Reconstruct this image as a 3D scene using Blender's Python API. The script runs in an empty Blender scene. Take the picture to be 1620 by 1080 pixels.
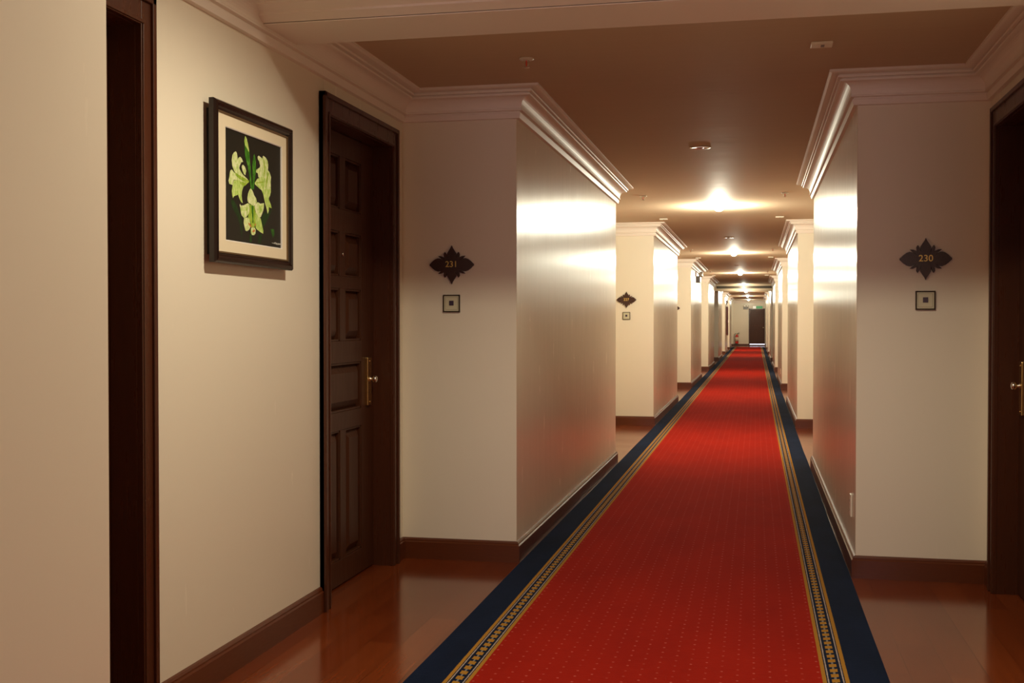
import bpy, bmesh, math, random
from mathutils import Vector, Matrix
random.seed(7)
S = bpy.context.scene
COL = S.collection
PI = math.pi

# ------------------------------------------------------------------ layout (metres; corridor runs along +Y)
EYE = 1.30
XL, XR = -1.268, 0.50            # pillar faces towards the carpet
RL, RR = -1.913, 1.135           # recess walls
F0, PITCH, PLEN = 6.03, 8.43, 4.46
CEIL, CEIL_NEAR = 2.56, 2.95
Y_END, Y_BACK = 65.4, -6.4
FRONTS = [F0 + PITCH*k for k in range(-1, 8)]          # front face of every pillar

# ------------------------------------------------------------------ materials
def mat(name, base=(.8,.8,.8), rough=.5, metal=0., spec=.5, emit=None, estr=0., coat=0.):
    m = bpy.data.materials.new(name); m.use_nodes = True
    b = m.node_tree.nodes['Principled BSDF']
    b.inputs['Base Color'].default_value = (*base, 1)
    b.inputs['Roughness'].default_value = rough
    b.inputs['Metallic'].default_value = metal
    b.inputs['Specular IOR Level'].default_value = spec
    b.inputs['Coat Weight'].default_value = coat
    if emit:
        b.inputs['Emission Color'].default_value = (*emit, 1); b.inputs['Emission Strength'].default_value = estr
    return m

class NT:
    def __init__(s, m): s.t = m.node_tree; s.b = s.t.nodes['Principled BSDF']
    def n(s, kind, **kw):
        x = s.t.nodes.new(kind)
        for k, v in kw.items(): setattr(x, k, v)
        return x
    def l(s, a, b): s.t.links.new(a, b)
    def coords(s, scale=(1,1,1), out='Object'):
        c = s.n('ShaderNodeTexCoord'); mp = s.n('ShaderNodeMapping'); mp.inputs['Scale'].default_value = scale
        s.l(c.outputs[out], mp.inputs['Vector']); return mp.outputs['Vector']
    def noise(s, vec, scale=5, detail=3, rough=.5, dist=0):
        x = s.n('ShaderNodeTexNoise'); x.inputs['Scale'].default_value = scale; x.inputs['Detail'].default_value = detail
        x.inputs['Roughness'].default_value = rough; x.inputs['Distortion'].default_value = dist
        s.l(vec, x.inputs['Vector']); return x.outputs['Fac']
    def ramp(s, fac, stops):
        r = s.n('ShaderNodeValToRGB'); e = r.color_ramp.elements
        while len(e) < len(stops): e.new(.5)
        for q, (p, c) in zip(e, stops): q.position = p; q.color = (*c, 1)
        s.l(fac, r.inputs['Fac']); return r.outputs['Color']
    def m(s, op, a, b=0., c=0.):
        x = s.n('ShaderNodeMath', operation=op)
        for i, v in enumerate((a, b, c)):
            if isinstance(v, (int, float)): x.inputs[i].default_value = v
            else: s.l(v, x.inputs[i])
        return x.outputs[0]
    def mr(s, v, a, b, c, d):
        x = s.n('ShaderNodeMapRange'); s.l(v, x.inputs['Value'])
        for k, q in zip(('From Min','From Max','To Min','To Max'), (a,b,c,d)): x.inputs[k].default_value = q
        return x.outputs[0]
    def mix(s, fac, a, b):
        x = s.n('ShaderNodeMix', data_type='RGBA')
        for sock, v in ((x.inputs[0], fac), (x.inputs[6], a), (x.inputs[7], b)):
            if isinstance(v, (int, float)): sock.default_value = v
            elif isinstance(v, tuple): sock.default_value = (*v, 1)
            else: s.l(v, sock)
        return x.outputs[2]
    def bump(s, h, strength=.2, dist=.01):
        x = s.n('ShaderNodeBump'); x.inputs['Strength'].default_value = strength; x.inputs['Distance'].default_value = dist
        s.l(h, x.inputs['Height']); s.l(x.outputs['Normal'], s.b.inputs['Normal'])

def streaky(name, c0, c1, scale, rough, spec=.5, nscale=6, bump=.1, bdist=.004, rvar=.06):
    m = mat(name, c0, rough, spec=spec); t = NT(m)
    f = t.noise(t.coords(scale), nscale, 4, .6)
    t.l(t.mix(f, c0, c1), t.b.inputs['Base Color'])
    t.l(t.mr(f, .2, .8, rough-rvar, rough+rvar), t.b.inputs['Roughness'])
    if bump: t.bump(f, bump, bdist)
    return m

M = {}
# satin wall covering with a fine vertical weave
M['wall'] = streaky('satin_wall_covering', (.84,.77,.64), (.836,.766,.636), (90,90,5), .25, .15, 4, 0, 0, .04)
_t = NT(M['wall']); _t.l(_t.mr(_t.noise(_t.coords((9,9,1.3)), 2, 5, .6), .3, .7, .215, .275), _t.b.inputs['Roughness'])   # uneven sheen of the covering
M['ceiling'] = streaky('satin_ceiling_paint', (.64,.49,.35), (.61,.46,.32), (.4,9,1), .65, .04, 3, .12, .004, .05)
M['trim'] = mat('cream_moulding_paint', (.87,.78,.70), .48, spec=.35)
M['base'] = streaky('red_brown_baseboard_wood', (.13,.031,.008), (.09,.021,.006), (3,3,30), .34, .5, 6, .05)
M['door'] = streaky('dark_door_wood', (.080,.024,.008), (.046,.013,.005), (14,14,1.2), .42, .36, 5, .06)
M['casing'] = streaky('dark_casing_wood', (.085,.025,.010), (.052,.014,.006), (14,14,1.2), .30, .5, 5, .05)
M['brass'] = mat('polished_brass', (.80,.56,.22), .22, 1.)
M['nickel'] = mat('satin_nickel', (.72,.68,.60), .25, 1.)
M['black'] = streaky('black_lacquered_wood', (.022,.009,.006), (.010,.005,.004), (20,20,4), .22, .5, 5, .03)
M['gilt'] = mat('dark_gilt_lip', (.22,.14,.07), .35, .6)
M['matboard'] = mat('cream_mat_board', (.78,.68,.50), .8, spec=.2)
M['mat_bevel'] = mat('pale_mat_bevel', (.78,.74,.70), .6, spec=.2)
M['canvas'] = mat('black_painted_canvas', (.016,.014,.009), .45, spec=.3)
def petal(name, a, b, c):
    m = mat(name, b, .5, spec=.3); t = NT(m)
    f = t.noise(t.coords((1,40,26)), 1.6, 3, .6, .6)
    t.l(t.ramp(f, [(.32, a), (.52, b), (.68, c)]), t.b.inputs['Base Color']); return m
M['petal_a'] = petal('pale_petal_paint', (.44,.60,.15), (.68,.78,.36), (.86,.87,.60))
M['petal_b'] = petal('lime_petal_paint', (.30,.52,.06), (.52,.69,.18), (.74,.81,.40))
M['petal_c'] = petal('green_throat_paint', (.20,.36,.02), (.34,.50,.04), (.48,.62,.14))
M['leaf'] = petal('leaf_paint', (.02,.10,.006), (.05,.22,.012), (.14,.36,.05))
M['leaf_mid'] = petal('shaded_leaf_paint', (.01,.06,.005), (.02,.10,.01), (.05,.17,.02))
M['leaf_dim'] = petal('dim_leaf_paint', (.008,.03,.006), (.013,.045,.008), (.02,.06,.012))
M['stamen'] = mat('rust_stamen_paint', (.62,.22,.05), .5)
M['white'] = mat('white_signature_paint', (.72,.72,.66), .5)
M['plaque'] = streaky('carved_plaque_wood', (.060,.016,.007), (.034,.010,.005), (30,6,30), .35, .5, 5, .06)
M['gold'] = mat('gilded_numerals', (.83,.58,.16), .35, .35)
M['bell_frame'] = mat('dark_bronze_frame', (.045,.026,.010), .35, .4)
M['bell_plate'] = mat('cream_bell_plate', (.64,.60,.42), .35)
M['bell_line'] = mat('engraved_line', (.22,.18,.09), .5)
M['bell_button'] = mat('dark_violet_push_button', (.055,.030,.060), .3)
M['lamp_ring'] = mat('dull_bronze_lamp_ring', (.62,.48,.34), .28, .6)
M['lamp_can'] = mat('dark_lamp_reflector', (.12,.08,.05), .35, .5)
M['bulb'] = mat('lit_bulb_glass', (1,.9,.7), .3, emit=(1,.86,.62), estr=60)
M['bulb_dim'] = mat('dim_bulb_glass', (1,.9,.7), .3, emit=(1,.80,.52), estr=4)
M['bulb_off'] = mat('unlit_bulb_glass', (.28,.22,.17), .15)
M['white_plastic'] = mat('cream_plastic', (.80,.72,.60), .35)
M['grey_plastic'] = mat('grey_plastic', (.24,.22,.20), .4)
M['dark_plastic'] = mat('dark_plastic', (.03,.028,.025), .4)
M['red_glass'] = mat('red_sprinkler_bulb', (.75,.06,.03), .15)
M['red_paint'] = mat('red_enamel', (.55,.03,.02), .25)
M['dark_red'] = mat('dark_red_enamel', (.16,.02,.012), .35)
M['label_paper'] = mat('pale_label_paper', (.80,.66,.52), .6)
M['rubber'] = mat('black_rubber', (.02,.018,.016), .6)
M['grille'] = mat('dark_grille_slats', (.06,.05,.035), .5)
M['exit_green'] = mat('backlit_green_panel', (.05,.30,.12), .4, emit=(.10,.34,.14), estr=.35)
M['exit_white'] = mat('backlit_white_pictogram', (.8,.8,.75), .4, emit=(.8,.75,.6), estr=.5)
M['daylight'] = mat('daylit_gap', (.8,.8,.9), .5, emit=(.82,.80,1.0), estr=2.6)
M['pane'] = mat('daylit_window_pane', (.7,.7,.8), .1, emit=(.85,.70,.82), estr=1.0)

def wood_floor():
    m = mat('polished_plank_floor', (.2,.06,.02), .17, spec=.62); t = NT(m)
    c = t.n('ShaderNodeTexCoord'); mp = t.n('ShaderNodeMapping'); mp.inputs['Rotation'].default_value = (0,0,PI/2)
    t.l(c.outputs['Object'], mp.inputs['Vector'])
    br = t.n('ShaderNodeTexBrick'); br.offset = .37; br.offset_frequency = 2
    for k, v in (('Scale',1.),('Mortar Size',.0012),('Mortar Smooth',.4),('Bias',0.),('Brick Width',1.1),('Row Height',.14)): br.inputs[k].default_value = v
    br.inputs['Color1'].default_value = (0,0,0,1); br.inputs['Color2'].default_value = (1,1,1,1); br.inputs['Mortar'].default_value = (.5,.5,.5,1)
    t.l(mp.outputs[0], br.inputs['Vector'])
    g = t.noise(t.coords((18,.5,1)), 2.5, 2, .5, 0.)
    plank = t.ramp(br.outputs['Color'], [(0.,(.17,.030,.007)),(.5,(.20,.038,.009)),(1.,(.24,.050,.012))])
    grain = t.mix(t.mr(g,.35,.65,0,.25), plank, (.12,.026,.008))
    t.l(t.mix(br.outputs['Fac'], grain, (.035,.010,.004)), t.b.inputs['Base Color'])
    t.l(t.mr(t.noise(t.coords((1,1,1)),2.2,3),0.3,.7,.12,.17), t.b.inputs['Roughness'])
    t.bump(t.m('MULTIPLY', br.outputs['Fac'], -1.), .08, .0008)
    return m
M['floor'] = wood_floor()
M['floor'].node_tree.nodes['Principled BSDF'].inputs['Specular Tint'].default_value = (1.,.70,.42,1)   # amber put into the specular tint to warm the floor's reflections

CAR_C, CAR_H = -0.381, 0.858        # carpet centre line and half width
def carpet():
    m = mat('red_carpet_pile_with_navy_border', (.4,.02,.02), .9, spec=.04); t = NT(m); b = t.b
    b.inputs['Sheen Weight'].default_value = .95; b.inputs['Sheen Roughness'].default_value = .34
    c = t.n('ShaderNodeTexCoord'); s = t.n('ShaderNodeSeparateXYZ'); t.l(c.outputs['Object'], s.inputs[0])
    X, Y = s.outputs[0], s.outputs[1]
    wob = t.m('MULTIPLY', t.m('SUBTRACT', t.noise(t.coords((60,60,60)), 2.5, 2), .5), .006)
    e = t.m('ADD', t.m('SUBTRACT', CAR_H, t.m('ABSOLUTE', X)), wob)         # distance from the edge
    def band(lo, hi): return t.m('MULTIPLY', t.m('GREATER_THAN', e, lo), t.m('LESS_THAN', e, hi))
    fine = t.noise(t.coords((260,140,1)), 1, 2, .5)
    soft = t.noise(t.coords((2.2,.9,1)), 1.4, 4, .6)
    rows = t.noise(t.coords((9,170,1)), 1, 2, .5)
    red = t.mix(t.mr(soft,.3,.7,0,1), (.31,.013,.006), (.385,.017,.007))
    red = t.mix(t.mr(rows,.35,.65,.0,.30), red, (.27,.009,.005))
    # pin dots: columns .058 apart, .067 along, every other column half a step on
    colf = t.m('DIVIDE', X, .058); ci = t.m('FLOOR', colf); fx = t.m('SUBTRACT', t.m('SUBTRACT', colf, ci), .5)
    rowf = t.m('ADD', t.m('DIVIDE', Y, .067), t.m('MULTIPLY', t.m('MODULO', t.m('ABSOLUTE', ci), 2.), .5))
    fy = t.m('SUBTRACT', t.m('SUBTRACT', rowf, t.m('FLOOR', rowf)), .5)
    d = t.m('ADD', t.m('POWER', t.m('DIVIDE', fx, .085), 2.), t.m('POWER', t.m('DIVIDE', fy, .085), 2.))
    dot = t.m('MULTIPLY', t.m('LESS_THAN', d, 1.), t.mr(t.noise(t.coords((40,40,1)),1,1),.35,.65,.25,1.))
    red = t.mix(t.m('MULTIPLY', dot, .62), red, (.66,.18,.14))
    navy = t.mix(t.mr(soft,.3,.7,0,1), (.006,.010,.026), (.009,.017,.046))
    gold = t.mix(fine, (.46,.24,.035), (.36,.17,.025)); pale = (.42,.36,.34)
    col = t.mix(band(.238, 9.), navy, red)
    gold_m = t.m('ADD', band(.1435,.158), band(.2235,.238))
    col = t.mix(gold_m, col, gold)
    col = t.mix(t.m('ADD', band(.162,.1665), band(.215,.2195)), col, pale)
    yb = t.m('DIVIDE', t.m('ADD', Y, t.m('MULTIPLY', e, .35)), .062); fb = t.m('SUBTRACT', yb, t.m('FLOOR', yb))
    bead = t.m('MULTIPLY', band(.177,.205), t.m('LESS_THAN', fb, .60))
    link = t.m('MULTIPLY', band(.187,.195), t.m('GREATER_THAN', fb, .60))
    col = t.mix(link, col, (.20,.20,.20)); col = t.mix(bead, col, gold)
    col = t.mix(band(-.02,.0015), col, (.45,.30,.20))
    t.l(col, b.inputs['Base Color']); t.l(t.mix(.15, col, (1.,.12,.06)) if False else col, b.inputs['Sheen Tint'])
    t.bump(t.m('ADD', fine, t.m('MULTIPLY', rows, .8)), .45, .003)
    return m
M['carpet'] = carpet()

# ------------------------------------------------------------------ mesh builder
class MB:
    def __init__(s): s.v = []; s.f = []; s.mi = []; s.sm = []; s.mats = []
    def slot(s, m):
        if m not in s.mats: s.mats.append(m)
        return s.mats.index(m)
    def add(s, verts, faces, m, smooth=False):
        o = len(s.v); s.v += [tuple(p) for p in verts]; k = s.slot(m)
        for f in faces: s.f.append([i+o for i in f]); s.mi.append(k); s.sm.append(smooth)
        return s
    def box(s, x0, x1, y0, y1, z0, z1, m):
        v = [(x,y,z) for z in (z0,z1) for y in (y0,y1) for x in (x0,x1)]
        return s.add(v, [(0,2,3,1),(4,5,7,6),(0,1,5,4),(2,6,7,3),(0,4,6,2),(1,3,7,5)], m)
    def prism(s, poly, h0, h1, m, fn=lambda a,b,h:(a,b,h), smooth=False):
        n = len(poly); v = [fn(a,b,h0) for a,b in poly] + [fn(a,b,h1) for a,b in poly]
        s.add(v, [tuple(range(n))[::-1], tuple(range(n,2*n))], m)
        o = len(s.v)-2*n; k = s.slot(m)
        for i in range(n): s.f.append([o+i, o+(i+1)%n, o+n+(i+1)%n, o+n+i]); s.mi.append(k); s.sm.append(smooth)
        return s
    def lathe(s, prof, m, seg=24, c=(0,0,0), axis='z', smooth=True, sgn=1):
        v = []
        for r, h in prof:
            for i in range(seg):
                a = 2*PI*i/seg; p, q = r*math.cos(a), r*math.sin(a)
                v.append({'z':(c[0]+p,c[1]+q,c[2]+h*sgn), 'x':(c[0]+h*sgn,c[1]+p,c[2]+q), 'y':(c[0]+p,c[1]+h*sgn,c[2]+q)}[axis])
        f = []
        for j in range(len(prof)-1):
            for i in range(seg): f.append((j*seg+i, j*seg+(i+1)%seg, (j+1)*seg+(i+1)%seg, (j+1)*seg+i))
        if prof[0][0] > 1e-6: f.append(tuple(range(seg))[::-1])
        if prof[-1][0] > 1e-6: f.append(tuple((len(prof)-1)*seg+i for i in range(seg)))
        return s.add(v, f, m, smooth)
    def tube(s, pts, r, m, seg=8):
        pts = [Vector(p) for p in pts]; rings = []
        for i, p in enumerate(pts):
            d = (pts[min(i+1,len(pts)-1)] - pts[max(i-1,0)]).normalized()
            a = d.orthogonal().normalized() if i == 0 else (u - d*u.dot(d)).normalized()
            u = a; w = d.cross(a)
            rings += [p + (a*math.cos(2*PI*k/seg) + w*math.sin(2*PI*k/seg))*r for k in range(seg)]
        f = [(j*seg+k, j*seg+(k+1)%seg, (j+1)*seg+(k+1)%seg, (j+1)*seg+k) for j in range(len(pts)-1) for k in range(seg)]
        f += [tuple(range(seg))[::-1], tuple((len(pts)-1)*seg+k for k in range(seg))]
        return s.add(rings, f, m, True)
    def sweep(s, path, prof, side, m, zs=None):
        """profile (outward, height) along a plan polyline of axis-aligned runs, mitred; side = +1 if the room lies to the left of travel"""
        P = [Vector((x,y)) for x,y in path]; N = []
        for a, b in zip(P, P[1:]):
            d = (b-a).normalized(); N.append(Vector((-d.y, d.x))*side)
        off = [N[0]] + [N[i-1]+N[i] if abs(N[i-1].dot(N[i])) < .5 else N[i] for i in range(1, len(N))] + [N[-1]]
        n = len(prof); v = []
        for p, o in zip(P, off): v += [(p.x+o.x*q, p.y+o.y*q, z) for q, z in prof]
        f = [(i*n+j, (i+1)*n+j, (i+1)*n+j+1, i*n+j+1) for i in range(len(P)-1) for j in range(n-1)]
        f += [tuple(range(n)), tuple(range((len(P)-1)*n, len(P)*n))[::-1]]
        return s.add(v, f, m)
    def build(s, name, parent=None, loc=None, bevel=0., seg=2, fix=True):
        me = bpy.data.meshes.new(name); me.from_pydata(s.v, [], s.f); me.update()
        for m in s.mats: me.materials.append(m)
        me.polygons.foreach_set('material_index', s.mi); me.polygons.foreach_set('use_smooth', s.sm)
        bm = bmesh.new(); bm.from_mesh(me)
        if fix: bmesh.ops.recalc_face_normals(bm, faces=bm.faces)
        if bevel:
            ed = [e for e in bm.edges if len(e.link_faces) == 2 and e.calc_face_angle(0) > .6]
            bmesh.ops.bevel(bm, geom=ed, offset=bevel, segments=seg, affect='EDGES', profile=.5, clamp_overlap=True)
        bm.to_mesh(me); bm.free()
        o = bpy.data.objects.new(name, me); COL.objects.link(o)
        if parent: o.parent = parent
        if loc: o.location = loc
        return o

def tag(o, label=None, cat=None, group=None, kind=None):
    for k, v in (('label',label),('category',cat),('group',group),('kind',kind)):
        if v: o[k] = v
    return o
def empty(name, loc): 
    o = bpy.data.objects.new(name, None); COL.objects.link(o); o.location = loc; o.empty_display_size = .05; return o
def copy_tree(o, parent=None):
    c = o.copy(); COL.objects.link(c); c.parent = parent
    for ch in list(o.children): copy_tree(ch, c)
    return c

# ------------------------------------------------------------------ lamp powers, exposure
P_FAR, P_NEAR, P_WIN, EXPOSURE = 106., 142., 50., 0.
NEAR_Y = 3.35

# painted shapes on the canvas: (paint, outline in metres from the picture centre)
ART = [
    ('leaf_dim', [(-0.1974, -0.0523), (-0.1763, -0.0524), (-0.1498, -0.0711), (-0.1285, -0.0953), (-0.1069, -0.1174), (-0.1017, -0.1459), (-0.1047, -0.1751), (-0.1076, -0.1970), (-0.1234, -0.1381), (-0.1448, -0.1112), (-0.1766, -0.0880), (-0.1949, -0.0685)]),
    ('leaf_dim', [(0.1669, -0.0522), (0.1483, -0.0718), (0.1176, -0.1026), (0.0813, -0.1334), (0.0694, -0.1344), (0.0637, -0.1173), (0.0698, -0.0917), (0.0998, -0.0688), (0.1178, -0.0772), (0.1331, -0.0656)]),
    ('leaf_dim', [(0.0336, -0.1971), (0.0398, -0.1642), (0.0692, -0.1595), (0.0600, -0.1965)]),
    ('leaf_mid', [(0.1478, -0.1331), (0.1849, -0.1314), (0.1878, -0.1531), (0.1722, -0.1671), (0.1599, -0.1501)]),
    ('leaf_mid', [(-0.0409, -0.1972), (-0.0379, -0.1676), (-0.0266, -0.1717), (-0.0240, -0.1985)]),
    ('leaf', [(-0.0756, 0.1988), (-0.0624, 0.1893), (-0.0519, 0.1700), (-0.0414, 0.1483), (-0.0389, 0.1230), (-0.0311, 0.0914), (-0.0260, 0.0570), (-0.0208, 0.0224), (-0.0156, 0.0043), (-0.0291, 0.0027), (-0.0396, 0.0436), (-0.0553, 0.0881), (-0.0763, 0.1177), (-0.0813, 0.1494), (-0.0847, 0.1766), (-0.0809, 0.1910)]),
    ('leaf', [(0.0020, 0.1429), (0.0101, 0.1299), (0.0166, 0.1096), (0.0152, 0.0787), (0.0095, 0.0496), (0.0010, 0.0250), (-0.0019, 0.0059), (-0.0183, 0.0040), (-0.0125, 0.0469), (-0.0148, 0.0936), (-0.0091, 0.1225)]),
    ('petal_b', [(-0.0756, 0.1988), (-0.0624, 0.1893), (-0.0519, 0.1700), (-0.0424, 0.1482), (-0.0441, 0.1409), (-0.0600, 0.1525), (-0.0785, 0.1636), (-0.0847, 0.1766), (-0.0809, 0.1910)]),
    ('petal_b', [(-0.0451, 0.0312), (-0.0671, 0.0211), (-0.0810, 0.0121), (-0.0949, 0.0045), (-0.1060, -0.0137), (-0.1089, -0.0309), (-0.1062, -0.0426), (-0.0992, -0.0564), (-0.1129, -0.0549), (-0.1280, -0.0425), (-0.1387, -0.0293), (-0.1602, -0.0353), (-0.1736, -0.0391), (-0.1805, -0.0469), (-0.1878, -0.0371), (-0.1908, -0.0209), (-0.1865, -0.0062), (-0.1784, 0.0090), (-0.1757, 0.0188), (-0.1220, 0.0277), (-0.0670, 0.0296)]),
    ('petal_a', [(-0.1902, 0.0577), (-0.1726, 0.0498), (-0.1447, 0.0420), (-0.1033, 0.0346), (-0.0611, 0.0305), (-0.0771, 0.0204), (-0.1294, 0.0256), (-0.1754, 0.0211), (-0.1805, 0.0126), (-0.1832, 0.0010), (-0.2107, 0.0022), (-0.2166, 0.0127), (-0.2105, 0.0269), (-0.2053, 0.0456), (-0.2003, 0.0530)]),
    ('petal_a', [(-0.1208, 0.1137), (-0.1079, 0.1098), (-0.0949, 0.0978), (-0.1106, 0.0945), (-0.1237, 0.0813), (-0.1290, 0.0714), (-0.1392, 0.0815), (-0.1416, 0.0994), (-0.1364, 0.1069)]),
    ('petal_a', [(-0.0950, 0.0874), (-0.0792, 0.0815), (-0.0698, 0.0677), (-0.0769, 0.0505), (-0.0900, 0.0535), (-0.1004, 0.0637), (-0.1082, 0.0765), (-0.1055, 0.0837)]),
    ('petal_a', [(-0.1567, 0.1286), (-0.1480, 0.1235), (-0.1440, 0.1127), (-0.1416, 0.0994), (-0.1366, 0.0795), (-0.1238, 0.0652), (-0.1032, 0.0518), (-0.0769, 0.0436), (-0.0557, 0.0369), (-0.0664, 0.0321), (-0.1033, 0.0357), (-0.1447, 0.0420), (-0.1726, 0.0543), (-0.1876, 0.0727), (-0.1909, 0.0925), (-0.1847, 0.1114), (-0.1720, 0.1223)]),
    ('petal_c', [(-0.1650, 0.0508), (-0.1292, 0.0439), (-0.0928, 0.0393), (-0.0450, 0.0336), (-0.0505, 0.0248), (-0.0876, 0.0249), (-0.1293, 0.0313), (-0.1600, 0.0400)]),
    ('petal_c', [(-0.1294, 0.0187), (-0.0771, 0.0239), (-0.0477, 0.0297), (-0.0612, 0.0212), (-0.0799, 0.0108), (-0.1087, 0.0097)]),
    ('petal_b', [(0.0095, 0.0314), (0.0297, 0.0214), (0.0648, 0.0105), (0.0795, -0.0029), (0.0883, -0.0196), (0.1000, -0.0410), (0.1119, -0.0575), (0.1208, -0.0769), (0.1331, -0.0631), (0.1332, -0.0478), (0.1485, -0.0501), (0.1595, -0.0503), (0.1517, -0.0358), (0.1335, -0.0198), (0.1335, -0.0122), (0.1458, -0.0007), (0.1521, 0.0127), (0.1522, 0.0332), (0.1493, 0.0507), (0.0769, 0.0445)]),
    ('petal_a', [(0.0829, 0.1462), (0.1057, 0.1423), (0.1229, 0.1314), (0.1286, 0.1176), (0.1255, 0.0954), (0.1400, 0.0900), (0.1545, 0.0724), (0.1514, 0.0526), (0.1523, 0.0234), (0.0875, 0.0161), (0.0992, 0.0487), (0.0878, 0.0449), (0.0372, 0.0578), (0.0318, 0.0714), (0.0152, 0.0740), (0.0197, 0.0840), (0.0459, 0.0946), (0.0544, 0.1028), (0.0433, 0.1204), (0.0322, 0.1260), (0.0306, 0.1352), (0.0407, 0.1409), (0.0603, 0.1370), (0.0760, 0.1345), (0.0772, 0.1430)]),
    ('petal_b', [(0.0038, 0.0313), (0.0260, 0.0493), (0.0596, 0.0606), (0.0993, 0.0631), (0.0963, 0.0459), (0.0877, 0.0353), (0.0875, 0.0161), (0.0536, 0.0122), (0.0313, 0.0191), (0.0065, 0.0257)]),
    ('petal_c', [(0.0828, 0.1330), (0.0914, 0.1318), (0.1008, 0.1043), (0.0949, 0.0722), (0.0879, 0.0593), (0.0823, 0.0706), (0.0882, 0.0978)]),
    ('petal_c', [(0.1214, 0.0901), (0.1312, 0.0816), (0.1223, 0.0563), (0.1076, 0.0256), (0.1002, 0.0223), (0.1079, 0.0521)]),
    ('petal_c', [(0.0093, 0.0319), (0.0426, 0.0407), (0.0821, 0.0466), (0.0878, 0.0437), (0.0426, 0.0335)]),
    ('petal_c', [(-0.0453, -0.0557), (0.0001, -0.0573), (0.0057, -0.0753), (0.0171, -0.0965), (0.0111, -0.1218), (-0.0006, -0.1401), (-0.0235, -0.1420), (-0.0347, -0.1257), (-0.0458, -0.1120), (-0.0570, -0.1081), (-0.0513, -0.0905)]),
    ('petal_a', [(-0.0904, -0.1123), (-0.0626, -0.1062), (-0.0458, -0.1120), (-0.0375, -0.1260), (-0.0348, -0.1404), (-0.0462, -0.1511), (-0.0658, -0.1588), (-0.0797, -0.1575), (-0.0879, -0.1448), (-0.0950, -0.1309)]),
    ('petal_b', [(0.0115, -0.0747), (0.0462, -0.0989), (0.0550, -0.0993), (0.0666, -0.1221), (0.0800, -0.1461), (0.0782, -0.1576), (0.0516, -0.1533), (0.0224, -0.1457), (0.0080, -0.1394), (0.0111, -0.1169), (0.0056, -0.0926)]),
    ('petal_a', [(-0.0291, -0.1424), (-0.0006, -0.1401), (0.0109, -0.1466), (0.0079, -0.1617), (-0.0037, -0.1695), (-0.0237, -0.1702), (-0.0321, -0.1623), (-0.0337, -0.1502)]),
    ('petal_a', [(-0.1255, -0.0615), (-0.1174, -0.0679), (-0.0955, -0.0644), (-0.0565, -0.0520), (-0.0453, -0.0557), (-0.0455, -0.0729), (-0.0513, -0.0905), (-0.0681, -0.1043), (-0.0904, -0.1123), (-0.1122, -0.1034), (-0.1203, -0.0898), (-0.1229, -0.0756), (-0.1282, -0.0677)]),
    ('petal_a', [(0.0292, -0.0395), (0.0525, -0.0433), (0.0869, -0.0373), (0.0850, -0.0551), (0.0789, -0.0683), (0.0580, -0.0928), (0.0462, -0.0989), (0.0229, -0.0885), (0.0086, -0.0750), (0.0001, -0.0610), (0.0059, -0.0530), (0.0175, -0.0444)]),
    ('petal_a', [(-0.0335, 0.0067), (-0.0166, -0.0012), (-0.0024, -0.0169), (0.0148, -0.0261), (0.0205, -0.0392), (0.0088, -0.0503), (-0.0028, -0.0588), (-0.0284, -0.0553), (-0.0509, -0.0514), (-0.0609, -0.0452), (-0.0619, -0.0306), (-0.0562, -0.0154), (-0.0449, -0.0019)]),
    ('leaf', [(-0.0284, -0.0589), (-0.0113, -0.0572), (-0.0088, -0.0890), (-0.0119, -0.1238), (-0.0188, -0.1244), (-0.0219, -0.0902)]),
    ('petal_b', [(-0.1175, -0.0775), (-0.0789, -0.0689), (-0.0539, -0.0688), (-0.0568, -0.0788), (-0.0846, -0.0839), (-0.1148, -0.0868)]),
    ('petal_b', [(0.0466, -0.0514), (0.0732, -0.0462), (0.0701, -0.0616), (0.0522, -0.0808), (0.0405, -0.0819), (0.0435, -0.0642)]),
    ('stamen', [(-0.0583, -0.1265), (-0.0460, -0.1267), (-0.0347, -0.1319), (-0.0263, -0.1397), (-0.0348, -0.1417), (-0.0460, -0.1352)]),
    ('stamen', [(0.0053, -0.1235), (0.0122, -0.1267), (0.0081, -0.1320), (-0.0017, -0.1303)]),
    ('stamen', [(-0.0179, -0.1526), (-0.0006, -0.1463), (0.0039, -0.1533), (-0.0122, -0.1595), (-0.0208, -0.1577)]),
    ('white', [(0.1566, -0.1866), (0.1751, -0.1874), (0.1751, -0.1892), (0.1565, -0.1882)]),
    ('white', [(0.1770, -0.1873), (0.1845, -0.1829), (0.1856, -0.1893), (0.1794, -0.1910)]),
    ('white', [(0.1894, -0.1844), (0.1957, -0.1821), (0.1969, -0.1911), (0.1919, -0.1914)]),
    ('white', [(0.2007, -0.1857), (0.2082, -0.1846), (0.2107, -0.1922), (0.2031, -0.1920)]),
    ('white', [(0.2145, -0.1860), (0.2221, -0.1842), (0.2240, -0.1913), (0.2170, -0.1918)]),
    ('white', [(0.2272, -0.1852), (0.2386, -0.1852), (0.2399, -0.1895), (0.2284, -0.1903)]),
]

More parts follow.
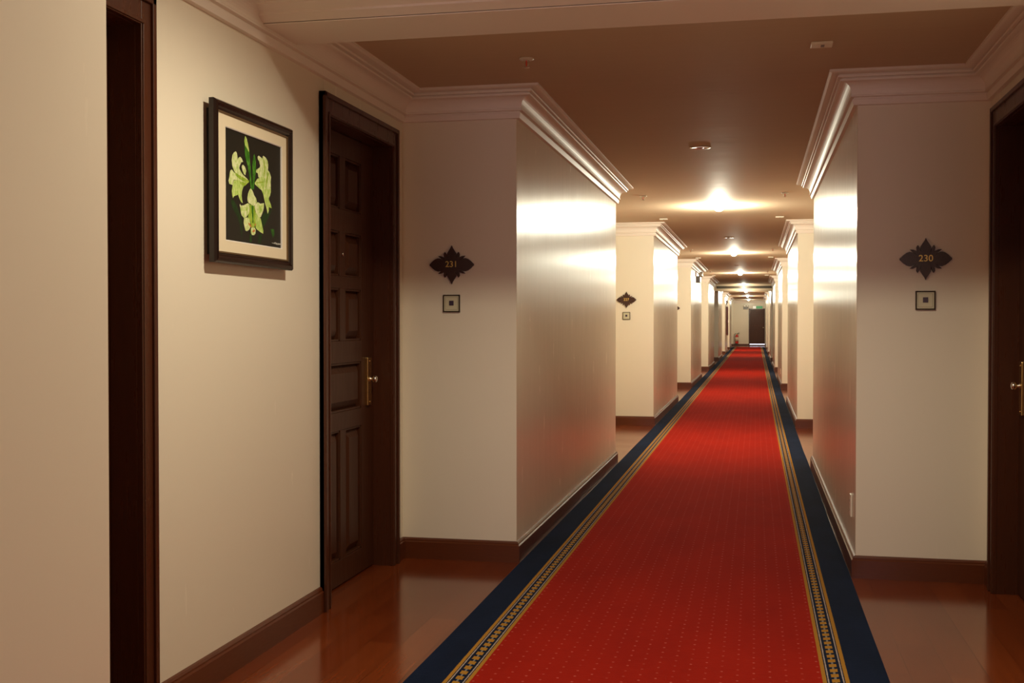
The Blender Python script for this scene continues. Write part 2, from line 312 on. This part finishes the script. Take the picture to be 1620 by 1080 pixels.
# ------------------------------------------------------------------ room shell
T = .20                                                # wall thickness
def wall_side(name, side):
    """recess slabs and pillars of one side; side -1 = left, +1 = right"""
    b = MB(); w = M['wall']; pil, rec = (XL, RL) if side < 0 else (XR, RR)
    def X(a, c): return (min(a,c), max(a,c))
    for k in range(len(FRONTS)):
        y0 = FRONTS[k]; y1 = min(y0+PLEN, Y_END+.1)
        top = CEIL_NEAR if y0 < 2 else CEIL
        b.box(*X(pil, rec+side*T), y0, y1, 0, top+.03, w)
        r1 = FRONTS[k+1] if k+1 < len(FRONTS) else None
        if r1:
            doors = DOORS.get((side, k), [])
            cur = y1; tp = CEIL_NEAR+.02 if k == 0 else CEIL+.03
            for (d0, d1, h) in [(p-.0185, q+.0185, r+.0185) for p, q, r in doors]:
                if d0 > cur: b.box(*X(rec, rec+side*T), cur, d0, 0, tp, w)
                b.box(*X(rec, rec+side*T), d0, d1, h, tp, w); cur = d1
            b.box(*X(rec, rec+side*T), cur, r1, 0, tp, w)
    b.box(*X(rec, rec+side*T), Y_BACK-.1, FRONTS[0], 0, CEIL_NEAR+.03, w)
    o = b.build(name, bevel=.004, seg=2)
    return tag(o, kind='structure')

DOOR_W, DOOR_H, CAS = .92, 2.235, .08                  # opening and casing
DA = (2.24+.0, 2.24+CAS)                               # first left door: outer edge of casing, start of opening
door_a = 2.26+CAS; door_b = 4.80+CAS                   # opening starts
DOORS = {(-1, 0): [(door_a, door_a+DOOR_W, DOOR_H), (door_b, door_b+DOOR_W, DOOR_H)], (1, 0): [(door_b, door_b+DOOR_W, DOOR_H)]}
wall_side('wall_left', -1); wall_side('wall_right', 1)
b = MB(); b.box(RL-T, RR+T, Y_END, Y_END+.2, 0, CEIL+.03, M['wall']); b.box(-.775, -.769, Y_END-.004, Y_END+.01, .1, 2.42, M['trim'])
tag(b.build('wall_far'), kind='structure')
b = MB(); b.box(RL-T, RR+T, Y_BACK-.2, Y_BACK, 0, CEIL_NEAR+.03, M['wall']); tag(b.build('wall_back'), kind='structure')
b = MB(); b.box(RL-T, RR+T, Y_BACK-.2, Y_END+.2, -.12, 0, M['floor']); tag(b.build('floor'), kind='structure')
BY0, BY1, BZ = 4.15, 4.48, 2.46                        # near beam
b = MB(); b.box(RL-T, RR+T, (BY0+BY1)/2, Y_END+.2, CEIL, CEIL+.3, M['ceiling']); b.box(RL-T, RR+T, Y_BACK-.2, (BY0+BY1)/2, CEIL_NEAR, CEIL_NEAR+.3, M['ceiling'])
tag(b.build('ceiling'), kind='structure')
b = MB(); b.box(RL-.02, RR+.02, BY0, BY1, BZ, CEIL_NEAR+.05, M['trim'])
tag(b.build('ceiling_beam', bevel=.003), kind='structure')
b = MB(); b.box(RL-.02, RR+.02, 38.0, 38.35, 2.345, CEIL+.05, M['ceiling'])
tag(b.build('ceiling_beam', bevel=.003), kind='structure')

# mouldings
CROWN = [(0,2.400),(.020,2.402),(.027,2.429),(.020,2.432),(.020,2.438),(.036,2.441),(.036,2.448),(.029,2.451)]
for i in range(0, 9):
    a = i/8*PI/2; CROWN.append((.031+.047*(1-math.cos(a)), 2.453+.057*math.sin(a)))
CROWN += [(.090,2.512),(.092,2.520),(.083,2.523),(.083,2.526),(.102,2.528),(.104,2.536),(.096,2.539),(.096,2.543),(.134,2.544),(.146,2.549),(.146,CEIL+.004),(0,CEIL+.004)]
def zigzag(side):
    pil, rec = (XL, RL) if side < 0 else (XR, RR); p = [(rec, Y_BACK), (rec, FRONTS[0])]
    for k in range(len(FRONTS)):
        y0 = FRONTS[k]; p += [(pil, y0)]
        if k == len(FRONTS)-1: p += [(pil, Y_END)]; break
        p += [(pil, y0+PLEN), (rec, y0+PLEN), (rec, FRONTS[k+1])]
    return p
zl, zr = zigzag(-1), zigzag(1)
tag(MB().sweep(zl, CROWN, -1, M['trim']).build('trim_1'), kind='structure')
tag(MB().sweep(zr, CROWN, 1, M['trim']).build('trim_2'), kind='structure')
BCR = [(0,BZ+.004),(.0,BZ+.006),(.055,BZ+.022),(.055,BZ+.030),(.12,BZ+.046),(.12,BZ+.056),(.175,BZ+.070),(.175,BZ+.085),(.150,BZ+.090),(.150,BZ+.105)]
for i in range(0, 7):
    a = i/6*PI/2; BCR.append((.150+.09*(1-math.cos(a)), BZ+.115+.115*math.sin(a)))
BCR += [(.25,BZ+.24),(.25,BZ+.265),(.28,BZ+.268),(.28,BZ+.30),(.02,BZ+.32),(0,BZ+.32)]
tag(MB().sweep([(RL, BY0), (RR, BY0)], BCR, -1, M['trim']).build('trim_3'), kind='structure')
tag(MB().sweep([(XL, Y_END), (XR, Y_END)], CROWN, -1, M['trim']).build('trim_4'), kind='structure')

BASE = [(0,0),(.020,0),(.020,.092),(.014,.098),(.014,.104),(.009,.112),(0,.114)]
def split_path(path, gaps, rec):
    runs, cur = [], [path[0]]
    for a, c in zip(path, path[1:]):
        if abs(a[0]-rec) < 1e-6 and abs(c[0]-rec) < 1e-6:
            for g0, g1 in gaps:
                if a[1] < g0 and g1 < c[1]: cur.append((rec, g0)); runs.append(cur); cur = [(rec, g1)]
        cur.append(c)
    runs.append(cur); return runs
def gaps(side): return [(d0-CAS, d1+CAS) for d0, d1, h in DOORS.get((side,0), [])]
for nm, zz, sd, rec in (('baseboard_left', zl, -1, RL), ('baseboard_right', zr, 1, RR)):
    b = MB()
    for run in split_path(zz, gaps(sd), rec): b.sweep(run, BASE, sd, M['base'])
    tag(b.build(nm), kind='structure')
b = MB(); b.sweep([(XL+.02, Y_END), (-.40, Y_END)], BASE, -1, M['base']); tag(b.build('baseboard_far'), kind='structure')

# window in the wall behind the camera: the daylight that comes up the corridor
w = empty('window_1', (-.384, Y_BACK, .75)); tag(w, 'daylit window in the end wall behind the viewer', 'window', kind='structure')
b = MB()
for x0, x1, z0, z1 in ((-.75,.75,0,.06),(-.75,.75,1.54,1.6),(-.75,-.69,.06,1.54),(.69,.75,.06,1.54),(-.03,.03,.06,1.54)): b.box(x0,x1,.0,.06,z0,z1,M['trim'])
b.build('window_frame', w); b = MB(); b.box(-.69,.69,.01,.02,.06,1.54,M['pane']); b.build('window_pane', w)

# ------------------------------------------------------------------ carpet
n = 90; v = []; f = []; y0c, y1c = Y_BACK+.3, 62.0
def edge(y, s): return s*(CAR_H + .002*math.sin(y*1.3+s) + .0015*math.sin(y*2.9+2*s))
for i in range(n+1):
    y = y0c+(y1c-y0c)*(i/n)**1.6
    for s in (-1, 1): v += [(edge(y,s), y, .001), (edge(y,s)-s*.004, y, .012)]
for i in range(n):
    a, c = 4*i, 4*i+4
    f += [(a+1,a+3,c+3,c+1),(a,a+1,c+1,c),(a+2,c+2,c+3,a+3),(a,c,c+2,a+2)]
f += [(0,2,3,1),(4*n,4*n+1,4*n+3,4*n+2)]
o = MB().add(v, f, M['carpet']).build('carpet_runner', loc=(CAR_C,0,0))
tag(o, 'long red carpet runner with pin dots and navy and gold border', 'carpet')

# ------------------------------------------------------------------ room doors
def door(name, rec, side, y0, flip, label, W=DOOR_W, Hh=DOOR_H):
    """u runs along the wall from y0, v out into the corridor"""
    root = empty(name, (rec, y0, 0)); tag(root, label, 'door', kind='structure')
    out = -side                                        # left wall: +x is out
    def P(u, v_, z): return (out*v_, (W-u) if flip else u, z)
    def bx(mb, u0, u1, v0, v1, z0, z1, m):
        p, q = P(u0, v0, z0), P(u1, v1, z1)
        mb.box(min(p[0],q[0]), max(p[0],q[0]), min(p[1],q[1]), max(p[1],q[1]), z0, z1, m)
    c = MB(); m = M['casing']
    e = .002
    for (u0,u1,z0,z1) in ((-CAS,-e,0,Hh+.10),(W+e,W+CAS,0,Hh+.10),(-e,W+e,Hh+e,Hh+.10)):
        bx(c, u0,u1,.002,.024,z0,z1,m)
    for (u0,u1,z0,z1) in ((-CAS,-CAS+.022,0,Hh+.10),(W+CAS-.022,W+CAS,0,Hh+.10),(-CAS,W+CAS,Hh+.078,Hh+.10)):
        bx(c, u0,u1,.002,.034,z0,z1,m)
    for (u0,u1,z0,z1) in ((-.018,-.006,0,Hh+.006),(W+.006,W+.018,0,Hh+.006),(-.018,W+.018,Hh+.006,Hh+.018)):
        bx(c, u0,u1,.002,.029,z0,z1,m)
    c.build('casing', root, bevel=.0025)
    j = MB()
    for (u0,u1,z0,z1) in ((-.018,0,0,Hh),(W,W+.018,0,Hh),(-.018,W+.018,Hh,Hh+.018)): bx(j,u0,u1,-.17,.003,z0,z1,m)
    j.build('jamb', root)
    lf = MB(); d = M['door']; V0, V1 = -.140, -.090     # leaf
    g = .003
    bx(lf, g, W-g, V0, V1-.027, .008, Hh-g, d)
    uu = [(g,.19),(.42,.50),(.73,W-g)]
    zz = [(.008,.13),(.77,.86),(1.10,1.21),(1.47,1.53),(1.75,1.86),(2.12,Hh-g)]
    bx(lf, *uu[0], V1-.028, V1, .008, Hh-g, d); bx(lf, *uu[2], V1-.028, V1, .008, Hh-g, d)
    for z0, z1 in zz: bx(lf, .19,.73, V1-.028, V1, z0, z1, d)
    for a, c2 in ((.13,.77),(1.21,1.47),(1.53,1.75),(1.86,2.12)): bx(lf, .42,.50, V1-.028, V1, a, c2, d)
    def field(u0,u1,z0,z1):
        i1, i2 = .010, .050
        A = [P(u, V1-.026, z) for u,z in ((u0+i1,z0+i1),(u1-i1,z0+i1),(u1-i1,z1-i1),(u0+i1,z1-i1))]
        B = [P(u, V1-.002, z) for u,z in ((u0+i2,z0+i2),(u1-i2,z0+i2),(u1-i2,z1-i2),(u0+i2,z1-i2))]
        lf.add(A+B, [(0,1,5,4),(1,2,6,5),(2,3,7,6),(3,0,4,7),(4,5,6,7),(3,2,1,0)], d)
        t = .010                                         # bolection bead round the panel
        for (a0,a1,b0,b1) in ((u0,u1,z0,z0+t),(u0,u1,z1-t,z1),(u0,u0+t,z0,z1),(u1-t,u1,z0,z1)): bx(lf,a0,a1,V1-.028,V1-.004,b0,b1,d)
    for a, c2 in ((.13,.77),(1.21,1.47),(1.53,1.75),(1.86,2.12)): field(.19,.42,a,c2); field(.50,.73,a,c2)
    field(.19,.73,.86,1.10)
    lf.build('door_leaf', root, bevel=.0012, seg=1)
    pk = MB(); pc = P(.46, V1, 1.64); pk.lathe([(0,0),(.009,0),(.009,.004),(.005,.006),(0,.006)], M['nickel'], 14, pc, 'x', sgn=out); pk.build('peephole', root)
    h = MB(); bx(h, .785,.845, V1, V1+.016, .868, 1.118, M['brass']); hd = h.build('handle_plate', root, bevel=.002)
    for zc in (.885, 1.10):
        h = MB(); q = P(.815, V1+.016, zc); h.lathe([(.004,0),(.004,.002),(0,.003)], M['brass'], 10, q, 'x', sgn=out); h.build('screw', hd)
    k = MB(); q = P(.815, V1+.016, 1.005)
    k.lathe([(.013,0),(.013,.006),(.008,.009),(.008,.018),(.017,.022),(.020,.030),(.018,.038),(.010,.042),(0,.043)], M['nickel'], 20, q, 'x', sgn=out); k.build('knob', hd)
    return root
door('door_1', RL, -1, door_a, True, 'dark wooden door at the near end of the left recess, mostly hidden by the near wall')
door('door_2', RL, -1, door_b, False, 'dark panelled wooden door with brass handle plate beside the 231 plaque')
door('door_3', RR, 1, door_b, False, 'dark wooden door beside the 230 plaque, cut by the right picture edge')

# end door with the daylit gap under it
root = empty('door_4', (.068, Y_END, 0)); tag(root, 'dark panelled door closing the far end of the corridor', 'door', kind='structure')
c = MB()
for x0,x1,z0,z1 in ((-.47,-.41,0,2.10),(.41,.42,0,2.10),(-.47,.42,2.04,2.10)): c.box(x0,x1,-.03,.0,z0,z1,M['casing'])
c.build('casing', root)
c = MB(); c.box(-.41,.41,-.03,0,0,.076,M['casing']); c.build('threshold', root)
c = MB(); c.box(-.41,.41,-.006,0,.07,.118,M['daylight']); tag(c.build('light_gap', root), 'strip of daylight under the door leaf')
c = MB(); c.box(-.41,.41,-.022,-.007,.115,2.04,M['door'])
for x0,x1 in ((-.34,-.04),(.04,.34)):
    for z0,z1 in ((.25,.85),(1.22,1.62),(1.70,1.95)): c.box(x0,x1,-.030,-.02,z0,z1,M['door'])
c.box(-.34,.34,-.030,-.02,.93,1.14,M['door']); c.build('door_leaf', root, bevel=.004)
c = MB(); c.lathe([(.02,0),(.02,.02),(.035,.04),(.03,.06),(0,.065)], M['nickel'], 14, (.33,-.022,1.03), 'y', sgn=-1); c.build('knob', root)

# ------------------------------------------------------------------ flower picture
root = empty('framed_picture', (RL+.016, 4.055, 1.805))
tag(root, 'framed painting of white and green lilies on black hanging on the left wall', 'picture')
PW, PH, FW = .345, .290, .036
fr = MB()
def fprof(u0,u1,z0,z1): fr.box(.008,.034,u0,u1,z0,z1,M['black'])
prof = [(0,.008),(0,.026),(.006,.034),(.016,.037),(.024,.031),(.030,.029),(.036,.024),(.036,.008)]     # (inward, out)
def ring(mb, prof, hw, hh, m):
    n = len(prof); v = []
    for sx, sz in ((-1,-1),(1,-1),(1,1),(-1,1)):
        for i, o_ in prof: v.append((o_, sx*(hw-i), sz*(hh-i)))
    f = [(k*n+j, ((k+1)%4)*n+j, ((k+1)%4)*n+(j+1)%n, k*n+(j+1)%n) for k in range(4) for j in range(n)]
    return mb.add(v, f, m)
ring(MB(), prof, PW, PH, M['black']).build('frame', root)
ring(MB(), [(0,.016),(0,.026),(.006,.024),(.006,.016)], PW-.036, PH-.036, M['gilt']).build('frame_lip', root)
mt = MB(); hw, hh = .312, .257; cw, ch = .250, .206
for (a0,a1,b0,b1) in ((-hw,hw,ch,hh),(-hw,hw,-hh,-ch),(-hw,-cw,-ch,ch),(cw,hw,-ch,ch)): mt.box(.014,.020,a0+.010,a1+.010,b0,b1,M['matboard'])
mt.build('mat_board', root)
bv = ring(MB(), [(0,.0205),(.0045,.0185),(.0045,.014),(0,.014)], cw+.002, ch+.002, M['mat_bevel']).build('mat_bevel', root, loc=(0,.010,0))
cv = MB(); cv.box(.008,.014,-cw+.008,cw+.012,-ch,ch,M['canvas'])
for i, (nm, poly) in enumerate(ART):
    x = .0143+.00006*i
    cv.add([(x, a+.010, z) for a, z in poly], [tuple(range(len(poly)))], M[nm])
cv.build('canvas', root, fix=False)
bk = MB(); bk.box(-.0155,.008,-PW+.03,PW-.03,-PH+.03,PH-.03,M['rubber']); bk.build('backing', root)

# ------------------------------------------------------------------ number plaques and bell plates
Q = [(0,455),(25,400),(75,330),(114,270),(122,222),(112,175),(100,140),(124,190),(140,255),(178,302),(208,255),(200,200),(190,172),(232,186),(278,206),(352,208),(300,164),(252,128),(222,100),(262,128),(305,150),(365,156),(430,133),(500,84),(540,44),(575,18)]
Q = [(x*2.16e-4, z*2.32e-4) for x, z in Q]
out = [(x,z) for x,z in Q] + [(x,-z) for x,z in Q[::-1]][0:] + [(-x,-z) for x,z in Q][1:] + [(-x,z) for x,z in Q[::-1]][:-1]
def clean(p):
    r = []
    for q in p:
        if not r or (q[0]-r[-1][0])**2+(q[1]-r[-1][1])**2 > 1e-9: r.append(q)
    return r
OUTL = clean(out)
def numerals(txt, size, ext, m, parent, loc):
    cu = bpy.data.curves.new('digits', 'FONT'); cu.body = txt; cu.size = size; cu.align_x = 'CENTER'; cu.align_y = 'CENTER'; cu.extrude = ext; cu.space_character = 1.02; cu.offset = .0004
    ob = bpy.data.objects.new('tmp', cu); COL.objects.link(ob)
    me = bpy.data.meshes.new_from_object(ob.evaluated_get(bpy.context.evaluated_depsgraph_get())); bpy.data.objects.remove(ob); me.name = 'numerals'
    me.materials.clear(); me.materials.append(m)
    me.transform(Matrix.Rotation(PI/2, 4, 'X'))
    o = bpy.data.objects.new('numerals', me); COL.objects.link(o); o.parent = parent; o.location = loc; return o
def plaque(x, y, z, txt, label):
    r = empty('number_plaque', (x, y, z)); tag(r, label, 'room sign', 'carved room number plaques')
    MB().prism(OUTL, -.016, -.002, M['plaque'], lambda a,b_,h:(a,h,b_)).build('board', r, bevel=.0012, seg=1)
    if txt: numerals(txt, .046, .0016, M['gold'], r, (0, -.0172, .002))
    return r
plaque(-1.628, F0, 1.617, '231', 'dark leaf-shaped plaque with gold number 231')
plaque(.831, F0, 1.620, '230', 'dark leaf-shaped plaque with gold number 230')
plaque(-1.612, F0+PITCH, 1.592, '227', 'dark leaf-shaped plaque with gold number 227')
plaque(-1.610, F0+2*PITCH, 1.592, None, 'dark plaque on the third left pillar, all but one tip hidden')
def bell(x, y, z, label):
    r = empty('bell_plate', (x, y, z)); tag(r, label, 'doorbell', 'square doorbell plates')
    fr = MB()
    h, t = .0475, .0065
    for a0,a1,b0,b1 in ((-h,h,h-t,h),(-h,h,-h,-h+t),(-h,-h+t,-h,h),(h-t,h,-h,h)): fr.box(a0,a1,-.014,-.001,b0,b1,M['bell_frame'])
    fr.build('frame', r, bevel=.0015)
    p = MB(); i = h-t+.001; p.box(-i,i,-.010,-.001,-i,i,M['bell_plate']); pl = p.build('face_plate', r)
    l = MB(); q, s_ = .0345, .0011
    for a0,a1,b0,b1 in ((-q,q,q-s_,q),(-q,q,-q,-q+s_),(-q,-q+s_,-q,q),(q-s_,q,-q,q)): l.box(a0,a1,-.0104,-.0095,b0,b1,M['bell_line'])
    l.build('border_line', pl)
    k = MB(); k.box(-.0125,.0125,-.014,-.009,-.011,.015,M['bell_button']); k.build('push_button', r, bevel=.001)
    return r
bell(-1.630, F0, 1.406, 'square doorbell plate in dark frame below the 231 plaque')
bell(.831, F0, 1.413, 'square doorbell plate in dark frame below the 230 plaque')
bell(-1.612, F0+PITCH, 1.389, 'square doorbell plate in dark frame below the 227 plaque')

# ------------------------------------------------------------------ ceiling lamps
WARM = (1., .98, .77); WARM_NEAR = (1., .89, .66)
LX = -.395
def downlight(y, z, lit, label, group, power=0, near=False):
    r = empty('downlight', (LX, y, z)); tag(r, label, 'ceiling light', group)
    MB().lathe([(.060,-.0005),(.076,-.0005),(.077,-.0025),(.070,-.005),(.060,-.005),(.058,-.003)], M['lamp_ring'], 32).build('trim_ring', r)
    MB().lathe([(.0595,-.002),(.056,-.0025),(.0,-.0015)] if not lit else [(.060,-.003),(.050,-.009),(.0,-.009)], M['lamp_can'], 32).build('reflector', r)
    if lit: MB().lathe([(.040,-.009),(.052,-.022),(.050,-.038),(.036,-.050),(.018,-.056),(0,-.057)], M['bulb_dim' if power < 40 else 'bulb'], 24).build('bulb', r)
    else: MB().lathe([(.030,-.002),(.026,-.004),(.012,-.006),(0,-.0065)], M['bulb_off'], 24).build('bulb', r)
    if lit:
        L = bpy.data.lights.new('lamp_light', 'SPOT' if near else 'POINT')
        if near: L.spot_size = math.radians(158); L.spot_blend = .55       # deep-set lamp: its beam spreads downwards
        L.energy = power; L.color = WARM_NEAR if near else WARM; L.shadow_soft_size = .03
        lo = bpy.data.objects.new('lamp_light', L); COL.objects.link(lo); lo.parent = r; lo.location = (0,0,-.10)
    return r
ORD = ['first','second','third','fourth','fifth','sixth','seventh','eighth']
lit_y = [12.48, 20.9, 29.35, 37.6, 46.2, 54.6, 63.0]
for i, y in enumerate(lit_y):
    downlight(y, CEIL, True, f'{ORD[i]} glowing ceiling light past the first beam, counted from the near end', 'glowing ceiling lights', P_FAR*{37.6:.22, 63.0:.5}.get(y, 1))
for i, y in enumerate([8.30, 17.15, 25.5]):
    downlight(y, CEIL, False, f'{ORD[i]} unlit round ceiling light counted from the near end', 'unlit ceiling lights')
downlight(NEAR_Y, CEIL_NEAR, True, 'glowing ceiling light before the first beam, above the framed painting', 'glowing ceiling lights', P_NEAR, True)

# ------------------------------------------------------------------ small ceiling fittings
def sensor(x, y, label):
    r = empty('ceiling_sensor', (x, y, CEIL)); tag(r, label, 'ceiling sensor', 'small cream ceiling sensors')
    b = MB(); b.box(-.048,.048,-.042,.042,-.012,-.0005,M['white_plastic']); b.build('cover', r, bevel=.003)
    b = MB(); b.box(-.004,.012,-.02,.02,-.0135,-.011,M['grey_plastic']); b.build('slot', r)
    return r
def sprinkler(x, y, label):
    r = empty('sprinkler_head', (x, y, CEIL)); tag(r, label, 'sprinkler', 'ceiling sprinkler heads')
    MB().lathe([(.034,-.0005),(.036,-.004),(.030,-.008),(.010,-.010)], M['white_plastic'], 24).build('flange', r)
    b = MB()
    for s in (-1,1): b.tube([(s*.010,0,-.009),(s*.014,0,-.022),(s*.008,0,-.038),(0,0,-.042)], .0022, M['lamp_ring'], 6)
    b.build('yoke', r)
    MB().lathe([(.0025,-.009),(.0035,-.018),(.0035,-.030),(.002,-.040)], M['red_glass'], 10).build('bulb', r)
    MB().lathe([(.014,-.042),(.014,-.044),(0,-.045)], M['lamp_ring'], 16).build('deflector', r)
    return r
side_w = {-1:'left', 1:'right'}
sensor(.285, 5.33, 'cream ceiling sensor over the right recess of room 230')
sprinkler(-1.075, 5.34, 'red-bulbed sprinkler head over the left recess of room 231')
for k in (1,2,3):
    s0 = F0+PITCH*(k-1)+PLEN
    for sx, x in ((-1,-1.10),(1,.27)):
        sprinkler(x, s0+.85, f'{side_w[sx]} sprinkler head just past the {ORD[k-1]} pair of pillars')
        sensor(x, s0+3.40, f'{side_w[sx]} cream ceiling sensor just before the {ORD[k]} pair of pillars')

# return-air grille in the far bulkhead
r = empty('air_grille', (-.384, 38.0, 2.465)); tag(r, 'long dark air grille in the bulkhead far down the corridor', 'air grille')
b = MB(); b.box(-.88,.88,-.012,-.001,-.04,.04,M['grille']); b.build('frame', r)
b = MB()
for i in range(6): b.box(-.86,.86,-.018,-.010,-.034+i*.0115,-.034+i*.0115+.004,M['lamp_can'])
b.build('slats', r)

# twin-spot emergency light on the third left pillar
def emergency(loc, label, rotz):
    r = empty('emergency_light', loc); r.rotation_euler = (0,0,rotz); tag(r, label, 'emergency light', 'twin-head emergency lights')
    b = MB(); b.box(-.001,.075,-.14,.14,-.09,.05,M['grey_plastic']); b.build('battery_box', r, bevel=.006)
    for s in (-1,1):
        h = MB(); h.lathe([(.02,0),(.05,.03),(.058,.06),(.058,.075)], M['white_plastic'], 20, (.04,s*.09,.085), 'x'); hd = h.build('lamp_head', r)
        h = MB(); h.lathe([(.054,.0),(.04,.006),(0,.008)], M['nickel'], 20, (.115,s*.09,.085), 'x'); h.build('lens', hd)
    return r
emergency((XL, 25.2, 2.27), 'grey twin-head emergency light high on the third left pillar', 0)
emergency((-.56, Y_END, 2.15), 'pale twin-head emergency light on the end wall left of the door', -PI/2)

# exit sign
r = empty('exit_sign', (.10, Y_END, 2.17)); tag(r, 'green and white lit exit sign above the far door', 'exit sign')
b = MB(); b.box(-.29,.29,-.06,-.001,-.085,.085,M['white_plastic']); b.build('housing', r, bevel=.005)
b = MB(); b.box(-.10,.25,-.064,-.059,-.07,.07,M['exit_green']); b.build('green_panel', r)
b = MB(); b.box(-.27,-.11,-.064,-.059,-.07,.07,M['exit_white']); b.build('white_panel', r)

# fire extinguisher hung on the end wall
r = empty('fire_extinguisher', (-1.05, Y_END-.10, .13)); tag(r, 'red fire extinguisher with pale label beside the far end wall', 'fire extinguisher')
MB().lathe([(.07,0),(.085,.01),(.088,.03),(.088,.40),(.075,.45),(.045,.48),(.03,.49),(.03,.50)], M['red_paint'], 24).build('cylinder', r)
MB().lathe([(.0885,.14),(.0885,.36)], M['label_paper'], 24).build('label_sleeve', r)
b = MB(); b.lathe([(.03,.50),(.03,.54),(.02,.56),(0,.56)], M['brass'], 14); b.build('valve', r)
b = MB(); b.tube([(0,0,.55),(.05,0,.585),(.14,0,.62)], .011, M['dark_plastic']); b.tube([(0,0,.53),(.06,0,.55),(.13,0,.57)], .009, M['dark_plastic']); b.build('lever', r)
b = MB(); b.tube([(-.02,0,.54),(-.08,0,.56),(-.135,-.01,.50),(-.14,-.02,.38),(-.12,-.02,.25),(-.105,-.01,.12)], .013, M['rubber']); b.build('hose', r)
b = MB(); b.box(-.03,.03,.075,.099,.25,.45,M['dark_plastic']); b.build('wall_bracket', r)

# fire-hose cabinet and alarm bell on the sixth left pillar
yk = F0+5*PITCH
r = empty('hose_cabinet', (XL, yk+2.4, .76)); tag(r, 'narrow dark red fire cabinet on the sixth left pillar', 'fire cabinet')
b = MB(); b.box(.001,.07,-.35,.35,0,1.24,M['dark_red']); b.build('body', r, bevel=.006)
b = MB()
for a0,a1,z0,z1 in ((-.36,.36,1.20,1.25),(-.36,.36,-.01,.04),(-.36,-.32,.04,1.20),(.32,.36,.04,1.20)): b.box(.060,.074,a0,a1,z0,z1,M['dark_red'])
b.build('face_frame', r, bevel=.003)
b = MB(); b.box(.069,.078,-.32,.32,.03,1.21,M['dark_red']); dr = b.build('door', r, bevel=.004)
b = MB(); b.box(.077,.095,-.29,-.27,.55,.68,M['nickel']); b.build('handle', dr)
r = empty('alarm_bell', (XL, yk+2.3, 2.22)); tag(r, 'dark round alarm bell above the narrow red fire cabinet', 'alarm bell')
MB().lathe([(.04,-.001),(.04,.02),(.085,.022),(.088,.035),(.070,.055),(.02,.065),(0,.066)], M['dark_red'], 24, axis='x').build('gong', r)
MB().box(-.001,.03,-.05,.05,-.13,-.05,M['dark_plastic']).build('striker_box', r)

# power outlets low on the right pillars
def outlet(y, z, label):
    r = empty('wall_outlet', (XR, y, z)); tag(r, label, 'outlet', 'low wall outlets')
    b = MB(); b.box(-.010,-.0005,-.037,.037,-.058,.058,M['white_plastic']); p = b.build('cover_plate', r, bevel=.002)
    for dz in (-.025,.025):
        b = MB(); b.box(-.0112,-.0098,-.014,.014,dz-.012,dz+.012,M['white_plastic'])
        for dy in (-.008,.008): b.box(-.0116,-.0110,dy-.0015,dy+.0015,dz-.006,dz+.006,M['dark_plastic'])
        b.build('socket', p)
outlet(6.26, .335, 'white outlet low on the right pillar beside the 230 plaque')
outlet(24.1, .30, 'white outlet low on the third right pillar')

# ------------------------------------------------------------------ light and camera
def area(name, loc, rot, sx, sy, power, col):
    L = bpy.data.lights.new(name, 'AREA'); L.shape = 'RECTANGLE'; L.size, L.size_y = sx, sy; L.energy = power; L.color = col
    o = bpy.data.objects.new(name, L); COL.objects.link(o); o.location = loc; o.rotation_euler = rot; return o
area('window_daylight', (-.384, Y_BACK+.08, 1.55), (PI/2, 0, 0), 1.3, 1.4, P_WIN, (.90, .70, .96))
wd = bpy.data.worlds.new('world'); S.world = wd; wd.use_nodes = True
wd.node_tree.nodes['Background'].inputs['Color'].default_value = (0,0,0,1)

cam = bpy.data.cameras.new('camera'); co = bpy.data.objects.new('camera', cam); COL.objects.link(co)
cam.sensor_width = 36; cam.lens = 40.0; cam.clip_start = .05; cam.clip_end = 200
co.location = (0, 0, EYE); co.rotation_euler = (PI/2 - math.atan(29.5/1800), 0, math.atan(386/1800))
S.camera = co
S.view_settings.view_transform = 'Standard'; S.view_settings.look = 'None'; S.view_settings.gamma = 1
S.view_settings.exposure = EXPOSURE; S.view_settings.use_curve_mapping = False
S.cycles.max_bounces = 10; S.cycles.diffuse_bounces = 6; S.cycles.glossy_bounces = 5
S.cycles.use_denoising = True; S.cycles.sample_clamp_indirect = 6
S.cycles.caustics_reflective = False; S.cycles.caustics_refractive = False
